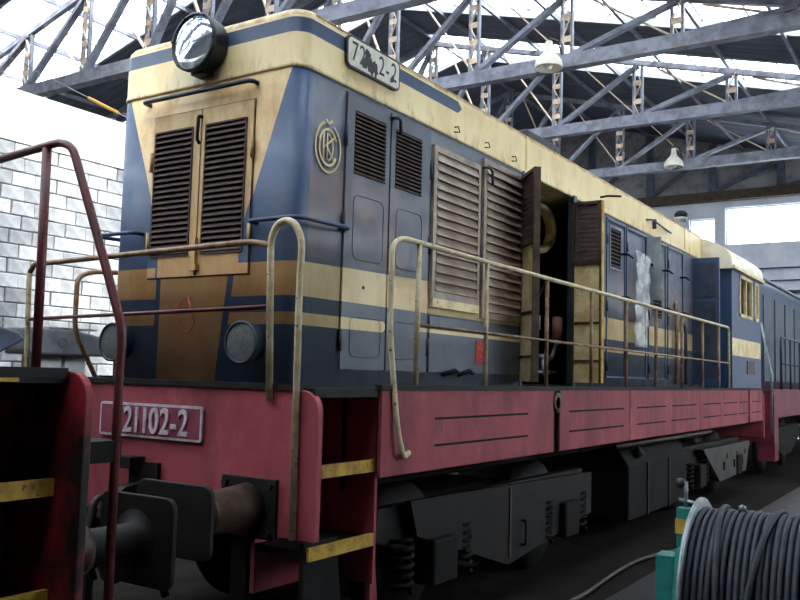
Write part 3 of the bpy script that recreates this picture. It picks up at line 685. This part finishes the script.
# frame: deck, beams, side panels
ZB = 1.195; YB = -.36; YE = 12.35; XO = .50
P('deck', MB().box(-2.16, XO-.02, YB+.02, YE, ZF-.05, ZF), IRON)
def side_panels(sgn, parent):
    X = lambda v: CX+(v-CX)*sgn
    for (a, b) in ((.30, 3.0), (3.13, 5.05), (5.07, 8.0), (8.02, 11.15), (11.28, YE)):
        mb = MB().box(X(XO-.03), X(XO), a, b, ZB, ZF-.005)
        p = P('side_sill', mb, RED, parent, .006)
        for (u0, u1) in {0.3: [(.95, 2.45)], 3.13: [(3.35, 4.85)], 5.07: [(5.3, 6.4), (6.65, 7.8)], 8.02: [(8.2, 9.2), (9.4, 10.3), (10.45, 11.05)]}.get(a, [(a+.15, b-.15)]):
            for zz in (1.36, 1.54): P('pressed_groove', MB().box(X(XO-.01), X(XO+.003), u0, u1, zz-.008, zz+.008), DARK, p)
    P('deck_edge', MB().box(X(XO-.04), X(XO+.012), .28, YE, ZF-.01, ZF+.025), IRON, parent)
    P('sill_backing', MB().box(X(XO-.3), X(XO-.28), .30, YE, 1.1, ZF-.05), DARK, parent)
    for yy in (3.065, 11.21): P('jacking_notch', MB().box(X(XO-.06), X(XO-.04), yy-.08, yy+.08, ZB+.1, ZF), DARKER, parent)
side_panels(1, L); side_panels(-1, L)
P('jack_ring', MB().lathe([(.05, 0), (.09, 0), (.09, .03), (.05, .03)], (XO-.02, 3.065, 1.62), (1, 0, 0), 16), RUSTIRON)
# buffer beam with rounded top corners
def beam(y0, y1, x0, x1, z0, z1, r=.12):
    pl = [(x0, z0), (x1, z0)]+[(x1-r+r*math.cos(a), z1-r+r*math.sin(a)) for a in [PI/2*k/6 for k in range(7)]]+[(x0+r-r*math.sin(a), z1-r+r*math.cos(a)) for a in [PI/2*k/6 for k in range(7)]]
    return MB().prism(pl, 'y', y0, y1)
P('buffer_beam', beam(YB, YB+.05, -2.20, .52, .90, ZF-.01), RED, None, .006)
P('buffer_beam', beam(YE, YE+.05, -2.20, .52, .90, ZF-.01), RED, None, .006)
P('beam_edge', MB().box(-2.2, .40, YB-.015, YB+.08, ZF-.015, ZF+.02), IRON)
P('step_inner_wall', MB().box(.02, .05, YB+.05, .32, .55, ZF-.05), RED)
P('step_inner_wall', MB().box(-1.73, -1.70, YB+.05, .32, .55, ZF-.05), RED)
for sgn in (1, -1):
    X = lambda v: CX+(v-CX)*sgn
    st = P('steps', MB().box(X(.05), X(.45), .32, .345, .55, ZF-.05), RED)
    P('step_side', MB().prism([(YB+.03, .88), (YB+.03, .0+.35), (.05, .35), (-.03, .88)], 'x', X(.40), X(.43)), DARK, st)
    P('step_side', MB().prism([(.34, .88), (.34, .30), (.44, .30), (.36, .88)], 'x', X(.38), X(.42)), RED, st)
    for z_ in (1.265, .815, .42):
        s0 = P('tread', MB().box(X(.05), X(.43), YB+.05, .32, z_-.02, z_+.02), DARK, st)
        if z_ > .5: P('tread_nosing', MB().box(X(.425), X(.45), YB+.05, .33, z_-.035, z_+.04), YEL, s0)
P('slot', MB().box(.05, .055, .0, .05, 1.52, 1.57), DARKER); P('slot', MB().box(.05, .056, -.1, .2, 1.33, 1.345), DARKER)

# number plate
npl = P('number_plate', loft([[(x, YB-.004-d, z) for (x, z, _) in rr(-1.29, -.35, 1.39, 1.605, .02, 0)] for d in (0, .02)]), GREYL)
P('plate_face', MB().box(-1.275, -.365, YB-.026, YB-.02, 1.405, 1.59), PLATE, npl)
for ch_, tx in zip('721102-2', (-1.106, -1.004, -.923, -.847, -.764, -.664, -.584, -.50)):
    text('lettering', ch_, .225, Matrix.Translation((tx, YB-.03, 1.492)) @ FRONT, GREYL, npl, .006, .004, .80)

# buffers and coupling
def buffer(bx, yb, sgn, parent, length=.6, hw=.28, hh=.19, bz=1.05, round_=False):
    """sgn -1: points to -y"""
    q = ob('buffer_base', MB().box(bx-.21, bx+.21, yb, yb+sgn*.03, bz-.17, bz+.17), IRON, parent, .005)
    ob('buffer_sleeve', MB().lathe([(.0, 0), (.14, 0), (.13, .1), (.115, .32), (.12, .33), (.12, .36), (.0, .36)], (bx, yb+sgn*.03, bz), (0, sgn, 0), 28), RUSTIRON, q)
    ob('buffer_rod', MB().lathe([(.085, .3), (.085, length-.04), (.15, length-.03), (.17, length-.02)], (bx, yb, bz), (0, sgn, 0), 28), IRON, q)
    pl = [(x, z) for (x, z, _) in rr(bx-hw, bx+hw, bz-hh, bz+hh, .06, 0)]
    ob('buffer_head', MB().prism(pl, 'y', yb+sgn*(length-.03), yb+sgn*length), IRON, q, .006)
    for a in (-1, 1):
        for b in (-1, 1): ob('bolt', MB().cyl((bx+a*.17, yb+sgn*.03, bz+b*.13), (bx+a*.17, yb+sgn*.055, bz+b*.13), .02, 8), IRON, q)
buffer(.05, YB, -1, L); buffer(-1.73, YB, -1, L); buffer(.05, YE+.05, 1, L, .5); buffer(-1.73, YE+.05, 1, L, .5)
hk = P('draw_hook', MB().prism([(-.36, 1.12), (-.55, 1.10), (-.68, 1.02), (-.70, .93), (-.62, .90), (-.60, .98), (-.50, 1.00), (-.36, .98)], 'x', CX-.035, CX+.035), IRON)
P('hook_plate', MB().box(CX-.13, CX+.13, YB-.03, YB, .92, 1.24), IRON, hk)
P('screw_link', MB().tube(rounded([(CX-.08, -.55, 1.0), (CX-.08, -.6, .55), (CX+.08, -.6, .55), (CX+.08, -.55, 1.0)], .05), .02, 8), IRON, hk)
for xx in (-1.15, -.5): P('brake_hose', MB().tube(rounded([(xx, YB, 1.0), (xx, -.5, 1.0), (xx+.03, -.58, .7), (xx+.06, -.52, .5)], .12), .025, 8), HOSE)
P('beam_bracket', MB().box(-1.02, -.86, YB-.12, YB, 1.20, 1.27), DARK)
P('rail_guard', MB().box(-.18, -.06, YB+.1, YB+.16, .12, .92), DARK); P('rail_guard', MB().box(-1.62, -1.5, YB+.1, YB+.16, .12, .92), DARK)

# front railing
FR = -.385
P('front_railing', MB().tube(rounded([(-2.155, FR, 2.50), (-2.10, FR, 2.565), (-1.96, FR, 2.56), (-.02, FR, 2.594), (.10, FR, 2.575), (.146, FR, 2.56)], .06), .019, 10), BROWNPIPE)
P('front_railing_lower', MB().tube([(-2.12, FR, 2.16), (.159, FR, 2.205)], .013, 8), DEEPRED)
P('corner_handrail', MB().tube(rounded([(.181, FR, 1.66), (.146, FR, 2.60), (.20, FR, 2.70), (.31, FR, 2.70), (.382, FR, 2.59), (.375, FR, 2.24), (.388, FR, .905)], .08, 6), .021, 10), PIPE)
P('corner_handrail', MB().tube(rounded([(-2.08, FR, 1.0), (-2.16, FR, 2.45), (-2.155, FR, 2.52)], .05, 4), .019, 10), PIPE)
# side railings
HR = 2.70
for sgn in (1, -1):
    X = lambda v: CX+(v-CX)*sgn
    xr = X(.488)
    ys_ = .385 if sgn > 0 else .03; hd = 0 if sgn > 0 else -.15
    rl = P('side_railing', MB().tube(rounded([(X(.50), .62, 1.33), (X(.55), .48, 1.31), (X(.53), .43, 1.5), (xr, ys_, 2.1), (xr, ys_, 2.66+hd), (xr, ys_+.115, HR+.015+hd), (xr, 1.7, HR+.005), (xr, 9.8, HR-.01), (xr, 9.8, ZF)], .1, 6), .019, 10), PIPE if sgn > 0 else BROWNPIPE)
    for yy in (.71, 1.70, 2.84, 3.92, 4.96, 6.03, 7.15, 8.2, 9.13): P('railing_post', MB().cyl((xr, yy, ZF), (xr, yy, HR), .018, 10), PIPE if yy < 2 else BROWNPIPE, rl)
    P('railing_midbar', MB().cyl((xr, 1.3 if sgn < 0 else .71, 2.165), (xr, 9.8, 2.145), .012, 8), BROWNPIPE, rl)

# running gear
def bogie(yc, y_a, y_b):
    b = P('bogie', MB().box(CX-.55, CX+.55, yc-1.0, yc+1.0, .5, .85), DARKER)
    for xs in (.22, -1.90):
        sf = P('side_frame', MB().prism([(yc-1.85, .93), (yc+1.85, .93), (yc+1.9, .72), (yc+.55, .33), (yc-.55, .33), (yc-1.9, .72)], 'x', xs-.1, xs), IRON, b, .01)
    for yy in (y_a, y_b):
        for xs in (-.84-.7525, -.84+.7525):
            P('wheel', MB().lathe([(0, -.06), (.5, -.07), (.5, -.02), (.54, 0), (.54, .03), (.42, .03), (.40, .0), (.15, .02), (.12, .07), (0, .07)] if xs < CX else [(0, .06), (.5, .07), (.5, .02), (.54, 0), (.54, -.03), (.42, -.03), (.40, 0), (.15, -.02), (.12, -.07), (0, -.07)], (xs, yy, .53), (1, 0, 0), 36), IRON, b)
        for xs in (.27, -1.95): P('axle_box', MB().box(xs-.12, xs+.12, yy-.17, yy+.17, .36, .68), DARK, b, .02)
        for xs in (.27, -1.95):
            for dy in (-.42, .42):
                P('coil_spring', MB().tube([(xs+.075*math.cos(a), yy+dy+.075*math.sin(a), .36+.36*a/(2*PI*6)) for a in [2*PI*6*k/72 for k in range(73)]], .017, 6), DARK, b)
    return b
bogie(2.55, 1.35, 3.75); bogie(9.85, 8.65, 11.05)
sb = P('bogie_cover', MB().prism([(.95, .97), (4.4, .90), (4.4, .5), (2.5, .29), (1.05, .72)], 'x', .28, .32), IRON)
P('cover_edge', MB().box(.32, .33, 2.5, 2.53, .35, .92), RUSTIRON, sb); P('cover_handle', MB().tube(rounded([(.32, 2.75, .62), (.36, 2.75, .62), (.36, 2.75, .42), (.32, 2.75, .42)], .02), .012, 6), IRON, sb)
tk = P('fuel_tank', MB().prism([(-1.9, 1.05), (.15, 1.05), (.28, .86), (.28, .24), (-1.95, .24), (-1.95, .86)], 'y', 5.7, 8.2), DARK, None, .02)
for yy in (6.4, 7.3): P('tank_strap', MB().box(.28, .295, yy-.03, yy+.03, .24, .86), IRON, tk)
P('filler', MB().cyl((.2, 6.1, .95), (.3, 6.1, 1.02), .06, 14), IRON, tk)
bx_ = P('battery_box', MB().prism([(8.75, .88), (11.9, .86), (11.6, .38), (9.75, .34)], 'x', .26, .36), worn('grey_cover', (74, 71, 68), (56, 54, 52), 3, .5))
for yy in (10.0, 10.7, 11.3): P('cover_latch', MB().box(.36, .375, yy-.03, yy+.03, .5, .62), DARKER, bx_); P('cover_hole', MB().box(.36, .365, yy+.2, yy+.25, .66, .74), DARKER, bx_)
P('air_pipe', MB().tube([(.35, 5.0, 1.12), (.35, 9.2, 1.12)], .03, 8), RUSTIRON)
P('under_frame', MB().box(-1.5, -.2, .2, 12.2, 1.0, ZF-.06), DARKER)

# ------------------------------------------------------------------ neighbouring locomotive at the left edge
N = thing('shunting_locomotive', (CX, -8, 0), 'dark greasy red locomotive end with yellow-edged steps, left foreground', 'locomotive')
def Q(name, mb, mat, parent=None, bevel=0): return ob(name, mb, mat, parent or N, bevel)
NB = -1.9; NZ = 1.81
Q('buffer_beam', beam(NB-.04, NB, -2.25, .585, .45, NZ, .11), REDG, None, .006)
Q('deck', MB().box(-2.2, .47, -12.4, NB-.04, NZ-.05, NZ), IRON)
Q('deck_edge', MB().box(.44, .48, -12.4, NB-.05, NZ-.03, NZ+.012), IRON)
Q('yellow_edge', MB().box(.46, .485, -12.4, -2.17, NZ-.045, NZ-.03), YEL)
Q('step_inner_wall', MB().box(.10, .13, -2.75, NB-.04, .3, NZ-.05), REDG); Q('step_inner_wall', MB().box(-1.80, -1.77, -2.75, NB-.04, .3, NZ-.05), REDG)
for sgn in (1, -1):
    X = lambda v: CX+(v-CX)*sgn
    st = Q('steps', MB().box(X(.1), X(.42), -2.78, -2.75, .3, NZ-.05), REDG)
    for z_ in (1.34, .90, .46):
        s0 = Q('tread', MB().box(X(.13), X(.40), -2.75, NB-.04, z_-.025, z_+.02), DARKER, st)
        Q('tread_nosing', MB().box(X(.40), X(.425), -2.75, NB-.045, z_-.035, z_+.035), YEL, s0)
    Q('side_sill', MB().box(X(.42), X(.45), -12.4, -2.78, 1.1, NZ-.05), REDG)
    Q('corner_handrail', MB().tube(rounded([(X(-.60), NB+.2, 2.845), (X(-.02), NB+.2, 2.88), (X(.075), NB+.2, 2.845), (X(.31), NB+.2, 2.37), (X(.495), NB+.2, 1.985), (X(.485), NB+.2, 1.85), (X(.493), NB+.2, .5)], .10, 6), .020, 10), DEEPRED)
    Q('handrail_post', MB().cyl((X(-.10), NB+.2, 1.78), (X(-.118), NB+.2, 2.86), .022, 10), DEEPRED)
    Q('post_bracket', MB().box(X(.30), X(.50), NB, NB+.22, 1.43, 1.52), DARK)
Q('front_railing', MB().cyl((CX-.26, NB+.2, 2.845), (CX+.26, NB+.2, 2.845), .02, 10), DEEPRED)
Q('rail_bracket', MB().box(-1.6, -.1+.04, NB, NB+.22, 1.76, 1.79), DARK)
buffer(.04, NB, 1, N, .74, .27, .22, .98); buffer(-1.72, NB, 1, N, .74, .27, .22, .98)
Q('hood', loft([rr(-1.75, -.05, -12.2, -3.0, .1, z) for z in (NZ, 3.9)]+[rr(-1.65, -.15, -12.1, -3.1, .1, 4.15)]), worn('red_hood', (140, 48, 46), (110, 40, 40), 3, .5))
for yy in (-4.2, -6.6, -9.4, -11.2):
    for xs in (-.84-.7525, -.84+.7525): Q('wheel', MB().lathe([(0, -.06), (.5, -.06), (.53, -.02), (.53, .05), (0, .06)], (xs, yy, .53), (1, 0, 0), 32), IRON)
Q('under_frame', MB().box(-1.5, -.2, -12.3, NB-.1, .6, NZ-.06), DARKER)

# ------------------------------------------------------------------ second blue locomotive behind
B = thing('diesel_locomotive', (CX, 19, 0), 'blue locomotive farther back, half hidden behind the cab at right', 'locomotive')
def T(name, mb, mat, parent=None, bevel=0): return ob(name, mb, mat, parent or B, bevel)
T('hood', loft([rr(-W, 0, 14.3, 24.5, .12, z) for z in (ZF, 3.9)]+[rr(-W+.02, -.02, 14.32, 24.5, .12, 4.05), rr(-W+.12, -.12, 14.4, 24.4, .12, 4.12)]), worn('teal_blue_hood', (36, 64, 90), (32, 50, 70), 2.5, .4))
T('roof_edge', MB().tube([(-.0, 14.4, 4.06), (0, 24.4, 4.06)], .03, 6), CURB)
T('frame', MB().box(-2.16, .48, 13.5, 25, 1.2, ZF), worn('dull_crimson', (120, 44, 60), (94, 38, 52), 3, .55))
T('buffer_beam', beam(13.45, 13.5, -2.2, .5, .75, ZF), worn('dull_crimson', (0, 0, 0), (0, 0, 0)))
T('step_panel', MB().box(.2, .5, 13.5, 13.9, .4, 1.2), worn('dull_crimson', (0, 0, 0), (0, 0, 0)))
rl = T('side_railing', MB().tube(rounded([(.46, 14.5, ZF), (.46, 14.5, 2.78), (.46, 24.6, 2.78), (.46, 24.6, ZF)], .1), .025, 8), SLATE)
for yy in (15.6, 16.8, 18, 19.2, 20.4, 21.6, 22.8): T('railing_post', MB().cyl((.46, yy, ZF), (.46, yy, 2.78), .02, 8), SLATE, rl)
T('railing_midbar', MB().cyl((.46, 14.5, 2.25), (.46, 24.6, 2.25), .014, 8), SLATE, rl)
T('corner_handrail', MB().tube([(.3, 13.35, 3.0), (.48, 13.35, 2.0), (.48, 13.35, .9)], .02, 8), GALV)
for y0 in (15.2, 16.5, 17.8, 19.1): T('side_door', MB().box(0, .02, y0, y0+1.1, 1.9, 3.7), worn('grey_blue_door', (76, 86, 96), (60, 70, 82), 3, .5))
for yy in (15.2, 17.6, 21.2, 23.6):
    for xs in (-.84-.7525, -.84+.7525): T('wheel', MB().lathe([(0, -.06), (.5, -.06), (.53, -.02), (.53, .05), (0, .06)], (xs, yy, .53), (1, 0, 0), 32), IRON)
for yc in (16.4, 22.4): T('bogie_frame', MB().prism([(yc-1.7, .95), (yc+1.7, .95), (yc+1.8, .7), (yc+.5, .35), (yc-.5, .35), (yc-1.8, .7)], 'x', .12, .24), DARK)
buffer(.05, 13.45, -1, B, .45)
T('under_frame', MB().box(-1.5, -.2, 13.6, 24.9, .8, 1.25), DARKER)
# yellow machine near the far locomotive
yc = thing('yellow_trolley', (1.5, 15.2, 0), 'low yellow wheeled trolley on the floor at the right edge', 'trolley')
ob('trolley_body', MB().prism([(14.6, .2), (16.4, .2), (16.4, .55), (15.2, .62), (14.6, .4)], 'x', .95, 1.75), YEL, yc, .02)
for yy in (14.9, 16.0):
    for xs in (.93, 1.77): ob('trolley_wheel', MB().lathe([(0, -.04), (.18, -.04), (.2, 0), (.18, .04), (0, .04)], (xs, yy, .2), (1, 0, 0), 20), DARKER, yc)
ob('trolley_mast', MB().box(1.3, 1.4, 16.2, 16.3, .5, 1.5), YEL, yc)

# ------------------------------------------------------------------ cable drum and its stand, lower right
ax = Vector((1, .04, 0)).normalized(); DC = Vector((2.29, .80, .65))
D = thing('cable_drum', (DC.x, DC.y, .1), 'galvanised drum wound with thick black cable in a teal stand', 'cable drum')
def onax(t, z=0): v = DC+ax*t; return (v.x, v.y, v.z+z)
for t0 in (0, 1.25): ob('flange', MB().lathe([(0, -.012), (.54, -.012), (.55, -.006), (.55, .006), (.54, .012), (0, .012)], onax(t0), ax, 56), GALV, D)
ob('core', MB().lathe([(.38, .01), (.38, 1.24)], DC, ax, 40), DARKER, D)
rc = .0165; na = 36
for k in range(int(1.2/(2*rc))):
    t = .03+2*rc*k; R_ = .487+random.uniform(-.008, .006)
    e1 = Vector((0, 0, 1)); e2 = ax.cross(e1); skew = random.uniform(-.02, .02)
    pts = []
    for i in range(na):
        a = 2*PI*i/na; v = DC+ax*(t+skew*.3*math.sin(a))+(e1*math.cos(a)+e2*math.sin(a))*R_; pts.append(v)
    ob('cable_turn', MB().tube(pts, rc, 7, True), CABLE, D)
for (ts, dt) in ((.12, .08), (.42, -.16), (.63, .1), (.66, .34), (.95, .12)):
    pts = []
    for i in range(na):
        a = 2*PI*i/na; s = .5-.5*math.cos(a); v = DC+ax*(ts+dt*math.sin(a/2)**2)+(e1*math.cos(a-.6)+e2*math.sin(a-.6))*(.519-.018*(1-s)*.5); pts.append(v)
    ob('cable_turn', MB().tube(pts, rc, 7, True), CABLE, D)
stx = -.075
def sp(t, e, z): v = DC+ax*t+ax.cross(Vector((0, 0, 1)))*e; return (v.x, v.y, z)
s = ob('stand_post', MB().bar(sp(stx, 0, 0), sp(stx, 0, 1.14), .07, .09, ax), TEAL, D, .005)
ob('stand_panel', MB().add([sp(stx-.03, -.36, 0), sp(stx-.03, .36, 0), sp(stx-.03, .13, .93), sp(stx-.03, -.13, .93), sp(stx+.0, -.36, 0), sp(stx, .36, 0), sp(stx, .13, .93), sp(stx, -.13, .93)],
   [(0,1,2,3),(7,6,5,4),(0,4,5,1),(1,5,6,2),(2,6,7,3),(3,7,4,0)]), TEAL, s)
ob('stand_cheek', MB().bar(sp(stx-.10, 0, 0), sp(stx-.10, 0, .88), .14, .10, ax), TEAL, s, .005)
ob('yellow_band', MB().bar(sp(stx, 0, 1.0), sp(stx, 0, 1.08), .08, .10, ax), YEL, s)
ob('crank_rod', MB().tube([sp(stx, 0, 1.14), sp(stx, 0, 1.28)], .012, 8), GALV, s)
ob('crank_knob', MB().lathe([(0, -.03), (.025, -.02), (.03, 0), (.025, .02), (0, .03)], sp(stx-.03, 0, 1.27), (1, 0, 0), 12), BLACKP, s)
ob('locking_lever', MB().tube([sp(stx-.04, 0, 1.18), sp(stx+.04, 0, 1.17), sp(stx+.07, 0, 1.14)], .01, 8), GALV, s)
s = ob('stand_post', MB().bar(sp(1.36, 0, 0), sp(1.36, 0, 1.1), .07, .09, ax), TEAL, D, .005)
ob('axle', MB().cyl(onax(-.12), onax(1.42), .035, 14), GALV, D)
ob('stand_base', MB().bar(sp(-.07, -.4, .04), sp(1.36, -.4, .04), .07, .08).bar(sp(-.07, .4, .04), sp(1.36, .4, .04), .07, .08), TEAL, D)
for t0 in (.22, .7): ob('flange_bolt', MB().lathe([(0, 0), (.02, 0), (.02, .03), (0, .04)], onax(t0, .495), (0, 0, 1), 10), GALV, D)
ob('far_foot', MB().bar(sp(1.36, -.4, .04), sp(1.36, .4, .04), .07, .08), TEAL, D)

hs = ob('floor_hose', MB().tube(rounded([(.75, 2.2, .025), (.80, 2.95, .025), (.72, 3.8, .025), (.69, 4.8, .025), (.9, 5.6, .025), (1.0, 6.6, .025)], .5), .02, 8), HOSE)
tag(hs, 'thin dark hose lying on the floor between locomotive and drum', 'hose')
pp = ob('paper_scrap', MB().box(.0, .14, 10.6, 10.7, .0, .01), WHITEB) if False else None

# ------------------------------------------------------------------ machine casings by the block wall
def casing(prof, y0, y1, x, label, mat, emblem=False):
    t = thing('machine_casing', (x, (y0+y1)/2, 0), label, 'machine casing', 'machine casings by the block wall')
    b = ob('casing_shell', MB().prism(prof, 'x', x-.6, x), mat, t, .03)
    ob('casing_lid', MB().box(x-.55, x-.0, y0+.25, y1-.3, max(v for u, v in prof)-.005, max(v for u, v in prof)+.02), GALV, b)
    if emblem:
        ob('round_badge', MB().tube([(x+.004, y0+.45+.06*math.cos(a), 2.14+.06*math.sin(a)) for a in [2*PI*k/20 for k in range(20)]], .008, 6, True), SLATE, b)
    else: ob('blue_sticker', MB().box(x, x+.004, y0+.28, y0+.34, 2.17, 2.28), worn('pale_blue', (130, 180, 230), (120, 168, 220), 6), b)
    for yy in (y0+.2, y1-.7): ob('trestle_leg', MB().box(x-.5, x-.1, yy, yy+.32, 0, min(v for u, v in prof)+.02), CURB, t)
casing([(2.62, 1.97), (3.85, 1.97), (3.9, 2.17), (3.55, 2.27), (3.2, 2.32), (2.62, 2.32)], 2.62, 3.9, -6.5, 'long charcoal machine casing with round badge beside the block wall', CASE, True)
casing([(1.3, 1.75), (2.15, 1.94), (2.55, 2.15), (2.45, 2.25), (2.1, 2.32), (1.3, 2.34)], 1.3, 2.55, -6.52, 'dark blue-grey casing with pale blue sticker beside the block wall', SLATE)
